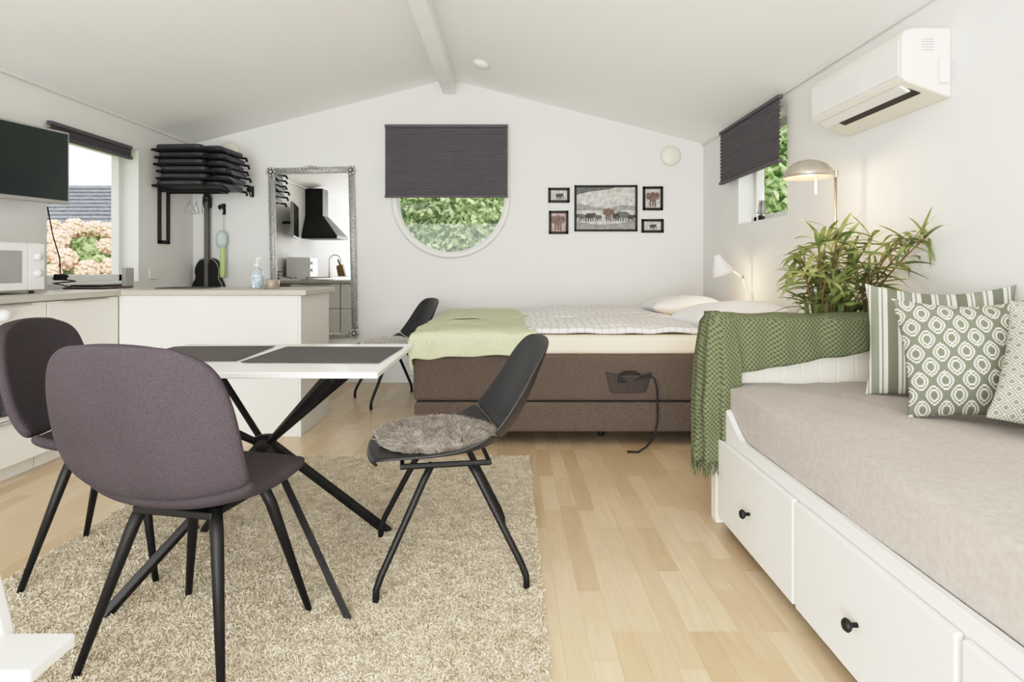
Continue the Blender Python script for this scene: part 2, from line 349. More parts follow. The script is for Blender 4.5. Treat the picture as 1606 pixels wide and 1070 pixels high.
hs=thing('neighbouring_house','neighbouring house with a grey tiled hip roof','house',(-11.6,17,-.125))
MB().box(-2.5,2.5,-2,2,0,1.9).obj('house_wall',BRICKW,parent=hs)
mb=MB(); mb.add([(-3,-2.4,1.8),(3,-2.4,1.8),(3,2.4,1.8),(-3,2.4,1.8),(-1.2,0,3.45),(1.0,0,3.45)],[(0,1,5,4),(1,2,5),(2,3,4,5),(3,0,4),(0,3,2,1)]); mb.obj('tiled_roof',ROOF,parent=hs)
mb=MB()
for k in range(14):
    z=1.83+k*.115; t=(z-1.8)/1.65; mb.box(-3+1.8*t,3-2*t,-2.43+2.4*t,-2.40+2.4*t+.1,z,z+.03)
mb.obj('tile_courses',ROOF,parent=hs)
# ---------------------------------------------------------------- rug
rug=thing('shaggy_rug','cream shaggy wool rug under the dining table','rug',(-.795,2.27,0))
hw,hl=.9,1.17
MB().box(-hw,hw,-hl,hl,.0,.010).obj('backing',RUGB,parent=rug,bevel=.004)
n=330000; P=np.stack([NR.uniform(-hw,hw,n),NR.uniform(-hl,hl,n),np.full(n,.008)],1)
D=np.stack([NR.randn(n)*.5,NR.randn(n)*.5,np.full(n,1.0)],1); D/=np.linalg.norm(D,axis=1)[:,None]
hgt=1+.45*np.sin(P[:,0]*190+4*np.sin(P[:,1]*117))*np.cos(P[:,1]*180+4*np.sin(P[:,0]*111))
p=blades('pile',P,D,NR.uniform(.8,1.1,n)*.0095*hgt,.0021,RUGM,rug,.8); p['kind']='stuff'
# ---------------------------------------------------------------- table
tb=thing('dining_table','rectangular white dining table on crossed black metal legs','table',(-.90,2.16,.0))
MB().box(-.40,.51,-.34,.34,.733,.752).obj('tabletop',TABLE,parent=tb,bevel=.004,seg=3)
cc=(.045,0,.447)
for sx in (-1,1):
    for sy in (-1,1):
        mb=MB(); mb.tube([(.42 if sx>0 else -.33,sy*.31,.0),(cc[0]+sx*.012,sy*.012,cc[2]),(.36 if sx>0 else -.31,sy*.29,.733)],[.020,.024,.025],n=4,flat=.6)
        mb.obj('leg',BMETAL,parent=tb,bevel=.003)
MB().lathe([(.0,-.03),(.035,-.025),(.04,0),(.035,.025),(0,.03)],c=cc,n=20).obj('leg_hub',BMETAL,parent=tb,smooth=True)
def placemat(x0,x1,y0,y1,rz):
    mb=MB(); cx,cy=(x0+x1)/2,(y0+y1)/2; w,l=(x1-x0)/2,(y1-y0)/2
    mb.grid(lambda u,v:((u*2-1)*w,(v*2-1)*l,.0025+.0012*abs(math.sin(v*60))),4,60)
    for s in (-1,1):
        for k in range(40): y=-l+2*l*(k+.5)/40; mb.box(s*w-.006 if s<0 else w-.002,s*w+.002 if s<0 else w+.006,y-.002,y+.002,.001,.003)
    o=mb.obj('placemat',MATM,solid=.003,soff=-1,loc=(cx,cy,.7535),rotz=rz,fix=False)
    return tag(o,'dark grey woven placemat on the white tabletop','placemat','placemats on the dining table')
placemat(-.86,-.42,1.99,2.38,-.03); placemat(-1.28,-.91,2.02,2.40,.05)
# ---------------------------------------------------------------- chairs
def shell(rows,i0,i1,nu=12,pw=2.4):
    mb=MB(); rr=rows[i0:i1+1]; k=len(rr)-1
    def fn(a,b):
        y,z,w,cy,czz=rr[int(round(b*k))]; u=a*2-1; q=abs(u)**pw
        return (w*u,y+cy*q,z+czz*q)
    return mb.grid(fn,nu,k)
FR=[(.235,.425,.13,-.03,.0),(.245,.445,.17,-.035,.0),(.235,.462,.195,-.03,.0),(.19,.468,.215,-.01,.006),(.11,.46,.228,0,.015),(.02,.45,.235,0,.025),(-.08,.445,.242,.01,.04),(-.16,.455,.250,.04,.05),(-.205,.485,.258,.06,.04),(-.235,.54,.268,.065,.015),(-.255,.61,.272,.06,0),(-.27,.69,.270,.055,0),(-.283,.76,.260,.05,0),(-.293,.82,.238,.045,0),(-.298,.862,.195,.03,-.008),(-.30,.882,.135,.02,-.012)]
def fabric_chair(label,loc,rz):
    e=thing('dining_chair',label,'chair',loc,rz,'upholstered dining chairs at the table')
    shell(FR,0,8).obj('seat',FAB,parent=e,smooth=True,solid=.034,soff=0,sub=2)
    shell(FR,8,15).obj('backrest',FAB,parent=e,smooth=True,solid=.034,soff=0,sub=2)
    MB().box(-.12,.12,-.12,.13,.405,.425).obj('seat_frame',BMETAL,parent=e,bevel=.004)
    for sx in (-1,1):
        for sy in (-1,1):
            MB().tube([(sx*.11,sy*.10+.01,.425),(sx*.13,sy*.12+.01,.36),(sx*.215,sy*.205,0)],[.017,.017,.0095],n=12).obj('leg',BMETAL,parent=e,smooth=True)
    return e
ch1=fabric_chair('grey mauve upholstered shell chair with black metal legs, seen from behind',(-.865,1.74,.0),math.radians(-12))
ch2=copytree(ch1); ch2.location=(-1.42,2.24,.0); ch2.rotation_euler[2]=math.radians(-80); ch2['label']='grey mauve upholstered shell chair standing beside the kitchen cabinets'
PR=[(.275,.405,.15,-.03,.0),(.29,.428,.19,-.03,.0),(.275,.44,.215,-.02,.004),(.19,.44,.230,0,.012),(.08,.43,.238,0,.025),(-.03,.425,.242,0,.045),(-.11,.435,.244,.02,.065),(-.175,.465,.242,.055,.055),(-.225,.52,.240,.075,.03),(-.262,.59,.234,.075,.01),(-.292,.66,.226,.065,0),(-.318,.73,.214,.05,0),(-.338,.785,.19,.035,-.006),(-.345,.812,.14,.02,-.01)]
def plastic_chair(label,loc,rz,fur,furlabel):
    e=thing('shell_chair',label,'chair',loc,rz,'black plastic shell chairs')
    shell(PR,0,7).obj('seat',DPLAST,parent=e,smooth=True,solid=.013,soff=0,sub=2)
    shell(PR,7,13).obj('backrest',DPLAST,parent=e,smooth=True,solid=.013,soff=0,sub=2)
    MB().tube([(-.16,.17,.405),(.16,.17,.405),(.16,-.12,.405),(-.16,-.12,.405)],.010,closed=True).obj('seat_frame',BMETAL,parent=e)
    for sx in (-1,1):
        for sy in (-1,1):
            yb=.07 if sy>0 else -.05
            MB().tube([(sx*.15,yb,.41),(sx*.17,yb+sy*.03,.36),(sx*.235,yb+sy*.165,.09),(sx*.24,yb+sy*.18,.05),(sx*.24,yb+sy*.182,0)],[.012,.012,.011,.011,.011],n=10).obj('leg',BMETAL,parent=e,smooth=True)
    pd=thing('seat_pad',furlabel,'cushion',(loc[0],loc[1],.44),rz)
    mb=MB(); mb.lathe([(0,0),(.18,0),(.20,.012),(.19,.028),(.11,.036),(0,.038)],c=(0,.05,.006),n=28); mb.obj('pad_core',fur,parent=pd,smooth=True)
    n=26000; a=NR.uniform(0,2*pi,n); r=np.sqrt(NR.uniform(0,1,n))*.20
    P=np.stack([r*np.cos(a),r*np.sin(a)+.05,.040-.03*(r/.20)**4],1)
    sw=np.sin(P[:,0]*38+2*np.sin(P[:,1]*30))
    D=np.stack([np.cos(a)*r*4+sw*.6+NR.randn(n)*.3,np.sin(a)*r*4+np.cos(P[:,1]*36)*.6+NR.randn(n)*.3,np.full(n,.9)],1); D/=np.linalg.norm(D,axis=1)[:,None]
    q=blades('wool_pile',P,D,NR.uniform(.7,1.2,n)*.030,.0011,fur,pd,.5); q['kind']='stuff'
    return e
plastic_chair('black plastic shell chair with bent black metal legs, beside the table',(-.215,2.22,.0),math.radians(100),FURG,'round grey brown sheepskin pad on the black chair seat')
plastic_chair('black plastic shell chair standing between the bed and the back wall',(-.93,4.95,0),math.radians(118),FURW,'round white fluffy pad on the black chair seat')
# ---------------------------------------------------------------- bed
BX0,BX1,BY0,BY1=-.57,1.72,3.66,5.50
bed=thing('double_bed','taupe upholstered double box spring bed with cream mattresses','bed',((BX0+BX1)/2,(BY0+BY1)/2,0))
bx=(BX1-BX0)/2; by=(BY1-BY0)/2
MB().box(-bx,bx,-by,by,.085,.262).obj('lower_base',BEDF,parent=bed,bevel=.02,seg=3)
MB().box(-bx-.004,bx,-by-.004,by,.270,.545).obj('upper_base',BEDF,parent=bed,bevel=.025,seg=3)
for sy in (0,1):
    mb=MB(); y0=-by+sy*by+.002; y1=y0+by-.004; mb.box(-bx+.01,bx-.01,y0,y1,.545,.655); mb.obj('mattress',MAT,parent=bed,bevel=.03,seg=4,smooth=True)
for x in (-bx+.1,0,bx-.1):
    for y in (-by+.25,by-.1): MB().tube([(x,y,0),(x,y,.09)],[.02,.028],n=12).obj('leg',BMETAL,parent=bed)
def cloth(name,mat,x0,x1,y0,y1,z,hx,hy,amp,seed,thick=.012,fx=4,rag=0,crown=0,soff=1):
    def fn(u,v):
        a=-hx+u*(x1-x0+hx); b=-hy+v*(y1-y0+hy)
        X=x0+max(a,0); Y=y0+max(b,0); dx=max(-a,0); dy=max(-b,0); drop=math.hypot(dx,dy)
        w=amp*(nz(a*fx,b*fx,seed)+.5*nz(a*fx*2.3,b*fx*2.3,seed+3))
        cr=crown*math.sin(pi*min(max(u,0),1))**.5*math.sin(pi*min(max(v,0),1))**.5
        soft=.02*math.exp(-max(a,0)/.03)*(1 if hx else 0)+.02*math.exp(-max(b,0)/.03)*(1 if hy else 0)
        Z=z-drop+w*(1 if drop==0 else .2)+amp*.6-soft*.5+cr
        if dx>0: X-=.014+.012*math.sin(b*26+seed)*min(1,dx*12)+w*.3
        if dy>0: Y-=.014+.012*math.sin(a*24+seed)*min(1,dy*12)+w*.3
        if rag:
            X+=rag*nz(b*4,seed,1)*u; Y+=rag*nz(a*4,seed,5)*(v if hy else (2*v-1))
            if hx and dx: Z+=rag*nz(b*5,seed,7)*(1-u)
            if hy and dy: Z+=rag*1.5*nz(a*5,seed,8)*(1-v)
        return (X,Y,max(Z,.05))
    return MB().grid(fn,80,60).obj(name,mat,smooth=True,solid=thick,soff=soff,sub=1)
tag(cloth('throw_blanket',THROW,BX0,.16,BY0,4.57,.668,.17,.13,.014,2,rag=.03),'pale green throw blanket draped over the foot of the near mattress','blanket','pale green throws on the bed')
tag(cloth('throw_blanket',THROW,BX0+.02,.14,4.57,BY1-.02,.674,.1,0,.014,8,rag=.02),'pale green throw blanket folded over the foot of the far mattress','blanket','pale green throws on the bed')
tag(cloth('duvet',DUV,.10,1.28,BY0+.06,4.58,.664,0,0,.014,5,thick=.03,rag=.03,crown=.035,fx=5,soff=0),'white duvet with thin grey checks on the near mattress','duvet','white checked duvets')
tag(cloth('duvet',DUV,.08,1.20,4.56,BY1-.03,.672,0,0,.014,15,thick=.03,rag=.03,crown=.04,fx=5,soff=0),'white duvet with thin grey checks on the far mattress','duvet','white checked duvets')
def pillow(name,mat,w,h,t,loc,rot,label,cat='pillow',group=None,pw=2.2,pin=.07):
    mb=MB()
    for s in (1,-1):
        def fn(u,v):
            a=u*2-1; b=v*2-1; a=math.sin(a*pi/2); b=math.sin(b*pi/2)
            th=t*max(0,(1-abs(a)**pw))**.55*max(0,(1-abs(b)**pw))**.55
            return (w/2*a*(1-pin*(1-b*b)),s*th/2*(1+.18*nz(a*2,b*2,w*9))+.02*nz(a*1.5,b*1.5,h*7),h/2*b*(1-pin*(1-a*a))-.025*(1-a*a)*max(b,0))
        mb.grid(fn,24,24)
    o=mb.obj(name,mat,smooth=True,sub=1); o.location=loc; o.rotation_euler=rot
    return tag(o,label,cat,group)
pillow('pillow',PILW,.60,.5,.17,(1.40,4.02,.755),(pi/2-.05,-.10,.12),'white bed pillow at the head of the near mattress','pillow','white bed pillows',3)
pillow('pillow',PILW,.56,.5,.15,(1.38,5.02,.755),(pi/2-.05,-.04,.0),'white bed pillow at the head of the far mattress','pillow','white bed pillows',3)
pk=MB()
def fn(u,v):
    x=.56+.03*(1-v)+u*(.28-.07*(1-v)); z=.325+.125*v-(.03 if v>.9 else 0)*math.sin(u*pi); y=3.645-.05*math.sin(pi*u)*(.3+.7*v); return (x,y,z)
pk.grid(fn,14,8)
tag(pk.obj('bed_pocket',POCK,smooth=True,solid=.006,soff=0,sub=1),'dark fabric storage pocket hanging on the bed side','pocket')
cb=thing('power_cable','coiled black power cable with plug hanging from the bed pocket','cable',(.63,3.618,.0))
pts=[(.0+.06*math.cos(t)+.07,.008*math.sin(t*1.3),.425+.024*math.sin(t)) for t in [i*.5 for i in range(38)]]
pts+=[(.17,-.01,.43),(.205,-.035,.42),(.222,-.035,.36),(.225,-.035,.22),(.222,-.04,.16),(.20,-.05,.08),(.15,-.07,.03),(.10,-.09,.008),(.04,-.08,.008)]
MB().tube(pts,.0055,n=8).obj('cord',BMETAL,parent=cb,smooth=True)
MB().box(-.0,.05,-.012,.016,.39,.43).obj('plug',BMETAL,parent=cb,bevel=.006)
# ---------------------------------------------------------------- daybed
DX0,DX1,DY0,DY1=.865,1.755,.44,2.57
db=thing('daybed','white wooden daybed with three drawers and black knobs','daybed',(DX0,DY0,0)); LY=DY1-DY0; W=DX1-DX0
def topz(y):
    e=min(y,LY-y); t=min(max((e-.04)/.24,0),1); t=t*t*(3-2*t); return .50-.095*t
poly=[(0,.045),(LY,.045)]+[(LY-LY*i/60,topz(LY-LY*i/60)) for i in range(61)]
MB().extrude(poly,0,.022,'x').obj('front_panel',WHITE,parent=db,bevel=.003)
for y0,y1 in ((-.0,.06),(LY-.0,LY+.06)):
    mb=MB()
    mb.box(-.01,.05,y0,y1,0,.80); mb.box(W-.05,W,y0,y1,0,.80); mb.box(-.02,W,y0-.012,y1+.012,.80,.83); mb.box(.05,W-.05,y0,y1,.05,.14); mb.box(.05,W-.05,y0,y1,.70,.80)
    mb.box(.05,W-.05,y0+.018,y1-.018,.14,.70)
    x=.05
    while x<W-.06: mb.box(x+.002,x+.0735,y0+.015,y1-.015,.14,.70); x+=.0755
    mb.obj('side_panel',CREAM,parent=db,bevel=.003)
mb=MB(); mb.box(W-.04,W-.012,.06,LY,.05,.74); mb.box(W-.05,W,.06,LY,.74,.78); mb.obj('back_panel',WHITE,parent=db,bevel=.004)
MB().box(.022,W-.04,.06,LY,.36,.40).obj('slat_base',WHITE,parent=db)
dw=(LY-.10)/3
for i in range(3):
    y0=.05+i*dw+.008; y1=.05+(i+1)*dw-.008
    dr=MB().box(-.02,-.001,y0,y1,.05,.365).obj('drawer',WHITE,parent=db,bevel=.005,seg=3)
    mb=MB(); mb.lathe([(.006,0),(.006,.014),(.014,.02),(.017,.027),(.012,.034),(0,.036)],c=(-.02,(y0+y1)/2,.19),n=20,mtx=Matrix.Rotation(-pi/2,3,'Y')); mb.obj('knob',BMETAL,parent=dr,smooth=True)
mb=MB(); mb.box(.024,W-.055,.07,LY-.012,.405,.575)
o=mb.obj('mattress',SHEET,bevel=.04,seg=5,smooth=True,loc=(DX0,DY0,0)); tag(o,'mattress with a warm grey fitted sheet on the daybed','mattress')
bm=bmesh.new(); bm.from_mesh(o.data); bmesh.ops.subdivide_edges(bm,edges=bm.edges,cuts=26,use_grid_fill=True)
for v in bm.verts:
    if v.co.z>.57: v.co.z+=.008*nz(v.co.x*4,v.co.y*3,2)+.006*nz(v.co.x*14,v.co.y*5,6)+.012*math.sin(pi*min(1,max(0,v.co.x/W)))
    if v.co.x<.03: v.co.x-=.002+.004*nz(v.co.y*5,v.co.z*8,4)
bm.to_mesh(o.data); bm.free()
for p_ in o.data.polygons: p_.use_smooth=True
pillow('cushion',STRIPE,.46,.42,.13,(1.545,2.23,.795),(-.22,0,-.50),'sage green and white striped square cushion','cushion','patterned cushions on the daybed')
pillow('cushion',IKAT,.45,.39,.16,(1.475,1.93,.787),(-.32,-.06,-.34),'white square cushion with green diamond lattice pattern','cushion','patterned cushions on the daybed')
pillow('cushion',DIAM,.40,.36,.15,(1.56,1.66,.770),(-.42,.18,-.62),'sage cushion with small white diamond pattern','cushion','patterned cushions on the daybed')
th=thing('throw_blanket','olive green waffle knit blanket with fringe draped over the daybed arm','blanket',(DX0,DY1+.03,0))
mb=MB()
def fn(u,v):
    x=-.035+u*.70; w=.010*nz(x*9,v*4,3)
    near=.235-.12*u; far=.30; top=.10; tot=near+top+far; s=v*tot
    ph=.014*math.sin(x*26+v*3)+.008*math.sin(x*57)
    if s<near: return (x,-.064-w-.012*(1-s/near)-ph*.5,.845-(near-s)+w)
    if s<near+top:
        t=(s-near)/top; return (x+w,-.062+.124*t,.845+.022*math.sin(pi*t)+w)
    return (x,.064+w,.845-(s-near-top))
mb.grid(fn,60,44)
def fn2(u,v):
    L_=[(.07,-.085),(.0,-.10),(-.055,-.075),(-.065,.0),(-.06,.08),(.0,.11),(.06,.10)]
    k=u*(len(L_)-1); i=min(int(k),len(L_)-2); f=k-i; px=L_[i][0]*(1-f)+L_[i+1][0]*f; py=L_[i][1]*(1-f)+L_[i+1][1]*f
    z=.865-.585*v-.05*u*v; fl_=.012*math.sin(u*34)*v+.01*nz(u*5,v*4,1); g=.72+.38*min(1,v*3)
    if v<.04: g=.55; z+=.01
    return ((px+fl_)*g-.005*v,(py+fl_)*g,z)
mb.grid(fn2,70,36)
mb.obj('knit_fabric',KNIT,parent=th,smooth=True,solid=.010,soff=0,fix=False)
n=260; P=[];D=[]
for i in range(n):
    q=fn2(R.random(),1.0); P.append((q[0],q[1],q[2]+.01)); D.append((R.gauss(0,.08),R.gauss(0,.08),-1))
blades('fringe',np.array(P),np.array(D),NR.uniform(.05,.075,n),.0022,KNIT,th,.1)
# ---------------------------------------------------------------- plant
PX,PY=1.46,2.82
pl=thing('potted_bamboo','tall potted artificial bamboo plant with narrow green leaves','plant',(PX,PY,0))
MB().lathe([(.0,0),(.11,0),(.145,.28),(.155,.30),(.14,.30),(.13,.27),(0,.27)],n=32).obj('pot',POTM,parent=pl,smooth=True)
MB().lathe([(0,.268),(.13,.268),(.13,.275),(0,.282)],n=24).obj('soil',SOIL,parent=pl)
canes=MB(); fol=MB(); NC=20
for i in range(NC):
    a=i*2.4; r0=.06*math.sqrt(i/NC+.1); tx=-.26+.54*((i*.618)%1); ty=-.34+.42*((i*.382+.2)%1); H=R.uniform(.96,1.20)+.04*(1-abs(tx)/.25)
    pts=[(r0*math.cos(a)+tx*t*t,r0*math.sin(a)+ty*t**4,.27+(H-.27)*t) for t in [k/10 for k in range(11)]]
    canes.tube(pts,[.009-.006*k/10 for k in range(11)],n=7)
    for k in range(26):
        t=R.uniform(.62,1.0) if k>5 else 1.0
        b0=Vector((r0*math.cos(a)+tx*t*t,r0*math.sin(a)+ty*t**4,.27+(H-.27)*t))
        az=R.uniform(0,2*pi); el=R.uniform(-.2,1.1); Ln=R.uniform(.11,.23); dr=R.uniform(.15,.7); wd=R.uniform(.007,.012)
        dh=Vector((math.cos(az),math.sin(az),0)); sd=Vector((-math.sin(az),math.cos(az),R.uniform(-.6,.6))).normalized()
        vs=[];fs=[]
        for j in range(7):
            s=j/6; pp=b0+dh*(Ln*s*math.cos(el))+Vector((0,0,Ln*s*math.sin(el)-dr*s*s*Ln)); ww=wd*math.sin(pi*min(1,.12+s*.88))**.8 if j<6 else .0006
            for sg in (-1,1):
                q=pp+sd*sg*ww
                if q.x+PX>1.765: q.x=1.765-PX-abs(R.random())*.004
                if q.y+PY<2.72 and q.z<.90: q.z=.90+R.random()*.02
                vs.append(q)
            if j: fs.append((2*j-2,2*j-1,2*j+1,2*j))
        fol.add(vs,fs)
canes.obj('cane',CANE,parent=pl,smooth=True,fix=False); fol.obj('foliage',LEAFP,parent=pl,smooth=True,fix=False)
# ---------------------------------------------------------------- floor lamp
fl_=thing('floor_lamp','taupe metal reading floor lamp with dome shade, switched on','lamp',(1.62,3.08,0))
MB().lathe([(0,0),(.12,0),(.12,.015),(.03,.025),(.012,.04),(0,.04)],n=32).obj('base',LAMPM,parent=fl_,smooth=True)
MB().tube([(0,0,.03),(.005,0,.8),(.0,0,1.53)],.0075,n=12).obj('pole',CHROME,parent=fl_,smooth=True)
MB().tube([(.01,0,1.53),(-.04,-.01,1.53),(-.06,-.02,1.535)],.008).obj('lamp_arm',CHROME,parent=fl_,smooth=True)
MB().lathe([(.014,.015),(.016,-.02),(0,-.02)],c=(0,0,1.53),n=12).obj('joint',CHROME,parent=fl_)
MB().lathe([(.115,-.045),(.108,-.015),(.085,.015),(.05,.034),(.018,.042),(.0,.043)],c=(-.15,-.03,1.548),n=36,cap=False).obj('lamp_shade',LAMPM,parent=fl_,smooth=True,solid=.002,soff=1)
MB().sphere((-.15,-.03,1.535),.022).obj('bulb',BULB,parent=fl_,smooth=True)
MB().tube([(-.12,-.05,1.51),(-.12,-.052,1.42)],.007,n=8).obj('switch',CHROME,parent=fl_)
dl=thing('wall_lamp','white jointed reading lamp fixed to the wall by the bed','lamp',(1.72,4.55,.80))
MB().box(.03,.06,-.03,.03,-.02,.08).obj('wall_bracket',PLAST,parent=dl,bevel=.005)
MB().tube([(.03,0,.05),(.02,0,.10),(-.01,0,.19)],.008).obj('lower_arm',PLAST,parent=dl)
MB().tube([(-.01,0,.19),(-.12,0,.27)],.008).obj('upper_arm',PLAST,parent=dl)
MB().sphere((-.01,0,.19),.014).obj('joint',GREYP,parent=dl,smooth=True)
MB().lathe([(.08,-.06),(.07,-.02),(.045,.03),(.03,.06),(.028,.085),(.0,.09)],c=(-.17,0,.27),n=28,mtx=Matrix.Rotation(-.35,3,'Y'),cap=False).obj('lamp_shade',PLAST,parent=dl,smooth=True,solid=.003)
MB().sphere((-.175,0,.245),.02).obj('bulb',BULB,parent=dl,smooth=True)
# ---------------------------------------------------------------- air conditioner
ac=thing('air_conditioner','white wall mounted air conditioner with open louvre','air conditioner',(XR,2.49,0))
pr=[(0,2.03),(-.15,2.03),(-.188,2.02),(-.2,1.99),(-.2,1.83),(-.185,1.812),(0,1.745)]
MB().extrude(pr,0,.76,'y').obj('body',CREAM,parent=ac,bevel=.012,seg=3)
MB().extrude([(-.201,1.985),(-.206,1.98),(-.206,1.842),(-.201,1.838)],.02,.74,'y').obj('front_panel',PLAST,parent=ac,bevel=.001)
MB().extrude([(-.145,1.793),(-.145,1.797),(-.095,1.780),(-.095,1.775)],.05,.62,'y').obj('air_outlet',DARKS,parent=ac)
MB().extrude([(-.185,1.806),(-.176,1.81),(-.135,1.790),(-.137,1.783),(-.148,1.780)],.05,.70,'y').obj('louvre',PLAST,parent=ac,bevel=.002)
mb=MB(); mb.box(-.13,-.06,-.002,.0,1.93,1.99,0)
for k in range(5): mb.box(-.125,-.075,-.003,-.002,1.935+k*.011,1.938+k*.011,1)
mb.obj('rating_label',[PLAST,GREYP],parent=ac)
MB().box(-.06,-.02,-.022,0,1.80,1.90).obj('sensor_box',PLAST,parent=ac,bevel=.006)
# ---------------------------------------------------------------- smoke detector, vents
sd=MB().lathe([(.07,0),(.07,-.015),(.055,-.035),(.02,-.042),(0,-.042)],n=32,mtx=Matrix.Rotation(math.atan(K),3,'Y')).obj('smoke_detector',PLAST,smooth=True)
sd.location=(-.235,4.99,cz(-.235)); tag(sd,'round white smoke detector on the sloped ceiling','smoke detector')
def vent(x,z,r,lab):
    o=MB().lathe([(r,0),(r,.02),(r*.88,.035),(r*.5,.045),(0,.047)],n=36,mtx=RX90).obj('air_vent',CREAM,smooth=True); o.location=(x,YB,z); tag(o,lab,'vent')
vent(1.476,2.09,.093,'round white wall vent above the pictures'); vent(-2.58,2.13,.09,'round white wall vent near the folded chairs')
# ---------------------------------------------------------------- pictures
GRY=[pmat('print_grey_%s'%k,(v,v*.98,v*.95),(v*.5,v*.5,v*.48),scale=28,detail=8,rough=.6) for k,v in (('light',.66),('mid',.36),('dark',.15),('deep',.05))]
RUST=pmat('print_rust',S(128,104,94),S(82,62,55),scale=40,rough=.6)
PINKP=pmat('print_rose',S(196,174,170),S(160,134,130),scale=20,rough=.6)
def circ(mb,x,z,rx,rz,y,mi,n=14): mb.add([(x+rx*math.cos(2*pi*k/n),y,z+rz*math.sin(2*pi*k/n)) for k in range(n)],[tuple(range(n))],mi)
def poly2(mb,pts,y,mi): mb.add([(a,y,b) for a,b in pts],[tuple(range(len(pts)))],mi)
def eleph(mb,x,z,s,y,mi,front=False,flip=1):
    if front:
        circ(mb,x,z+.62*s,.24*s,.30*s,y,mi); circ(mb,x-.27*s,z+.66*s,.15*s,.22*s,y-.0002,mi); circ(mb,x+.27*s,z+.66*s,.15*s,.22*s,y-.0002,mi)
        poly2(mb,[(x-.07*s,z+.6*s),(x-.04*s,z+.05*s),(x+.05*s,z+.05*s),(x+.08*s,z+.6*s)],y-.0004,mi)
        for d in (-.2,.1): poly2(mb,[(x+d*s,z+.5*s),(x+d*s,z),(x+(d+.1)*s,z),(x+(d+.1)*s,z+.5*s)],y-.0003,mi)
    else:
        circ(mb,x,z+.5*s,.42*s,.25*s,y,mi); circ(mb,x+flip*.42*s,z+.6*s,.18*s,.18*s,y-.0002,mi); circ(mb,x+flip*.3*s,z+.58*s,.12*s,.17*s,y-.0003,mi)
        poly2(mb,[(x+flip*.5*s,z+.6*s),(x+flip*.62*s,z+.3*s),(x+flip*.6*s,z+.05*s),(x+flip*.52*s,z+.08*s),(x+flip*.5*s,z+.35*s),(x+flip*.42*s,z+.5*s)],y-.0002,mi)
        for d in (-.36,-.16,.08,.26): poly2(mb,[(x+d*s,z+.4*s),(x+d*s,z),(x+(d+.1)*s,z),(x+(d+.1)*s,z+.4*s)],y-.0003,mi)
def picture(x0,x1,z0,z1,label,kind):
    cx,czz=(x0+x1)/2,(z0+z1)/2; w,h=(x1-x0)/2,(z1-z0)/2; e=thing('framed_picture',label,'picture',(cx,YB,czz)); t=.018 if kind=='big' else .022
    mb=MB()
    for a,b,c,d in ((-w,w,-h,-h+t),(-w,w,h-t,h),(-w,-w+t,-h,h),(w-t,w,-h,h)): mb.box(a,b,-.02,0,c,d)
    mb.obj('frame',BMETAL,parent=e,bevel=.002)
    mb=MB(); y=-.008; iw,ih=w-t,h-t; mb.add([(-iw,y,-ih),(iw,y,-ih),(iw,y,ih),(-iw,y,ih)],[(0,1,2,3)],{'big':0,'rust':1,'rose':6,'grey':0}[kind])
    if kind=='big':
        poly2(mb,[(-iw,.0),(-iw,.12),(-iw*.6,.14),(-iw*.3,.05),(0,.03),(iw*.3,.06),(iw*.6,.15),(iw,.10),(iw,0)],y-.0005,1)
        poly2(mb,[(-iw,-.02),(-iw,.05),(-iw*.5,.02),(0,.0),(iw*.5,.03),(iw,.02),(iw,-.02)],y-.001,2)
        poly2(mb,[(-iw,-ih),(-iw,-.12),(-iw*.3,-.15),(iw*.4,-.14),(iw,-.11),(iw,-ih)],y-.001,2)
        poly2(mb,[(-iw,ih),(-iw,ih-.07),(-iw+.12,ih-.04),(-iw+.3,ih-.02),(-iw+.36,ih)],y-.001,3)
        for k,(ex,es) in enumerate(((-.22,.09),(-.15,.10),(-.07,.08),(.1,.10),(.17,.12),(.23,.08))): eleph(mb,ex,-.12,es,y-.0015-.0005*k,4 if k%2 else 3,flip=1 if k%2 else -1)
        eleph(mb,.025,-.12,.13,y-.006,5,front=True)
    elif kind=='rust': eleph(mb,0,-ih*.9,ih*1.75,y-.001,5,front=True)
    elif kind=='rose': eleph(mb,-.005,-ih*.95,ih*1.9,y-.001,5,front=True)
    else: eleph(mb,0,-ih*.85,ih*1.6,y-.001,4)
    mb.obj('print',[GRY[0],GRY[0],GRY[1],GRY[2],GRY[3],RUST,PINKP],parent=e,fix=False)
P_=lambda x:(x-800)/170.2; Z_=lambda y:1.06-(y-420)/170.2
picture(P_(901),P_(999),Z_(363),Z_(291),'large black framed monochrome print of elephants by a lake','big')
picture(P_(860),P_(893),Z_(318),Z_(295),'small landscape black framed elephant print','grey')
picture(P_(861),P_(891),Z_(367),Z_(331),'small portrait black framed reddish elephant print','rose')
picture(P_(1008),P_(1039),Z_(330),Z_(293),'small portrait black framed rust elephant print','rust')
picture(P_(1006),P_(1040),Z_(365),Z_(344),'small landscape black framed grey elephant print','grey')
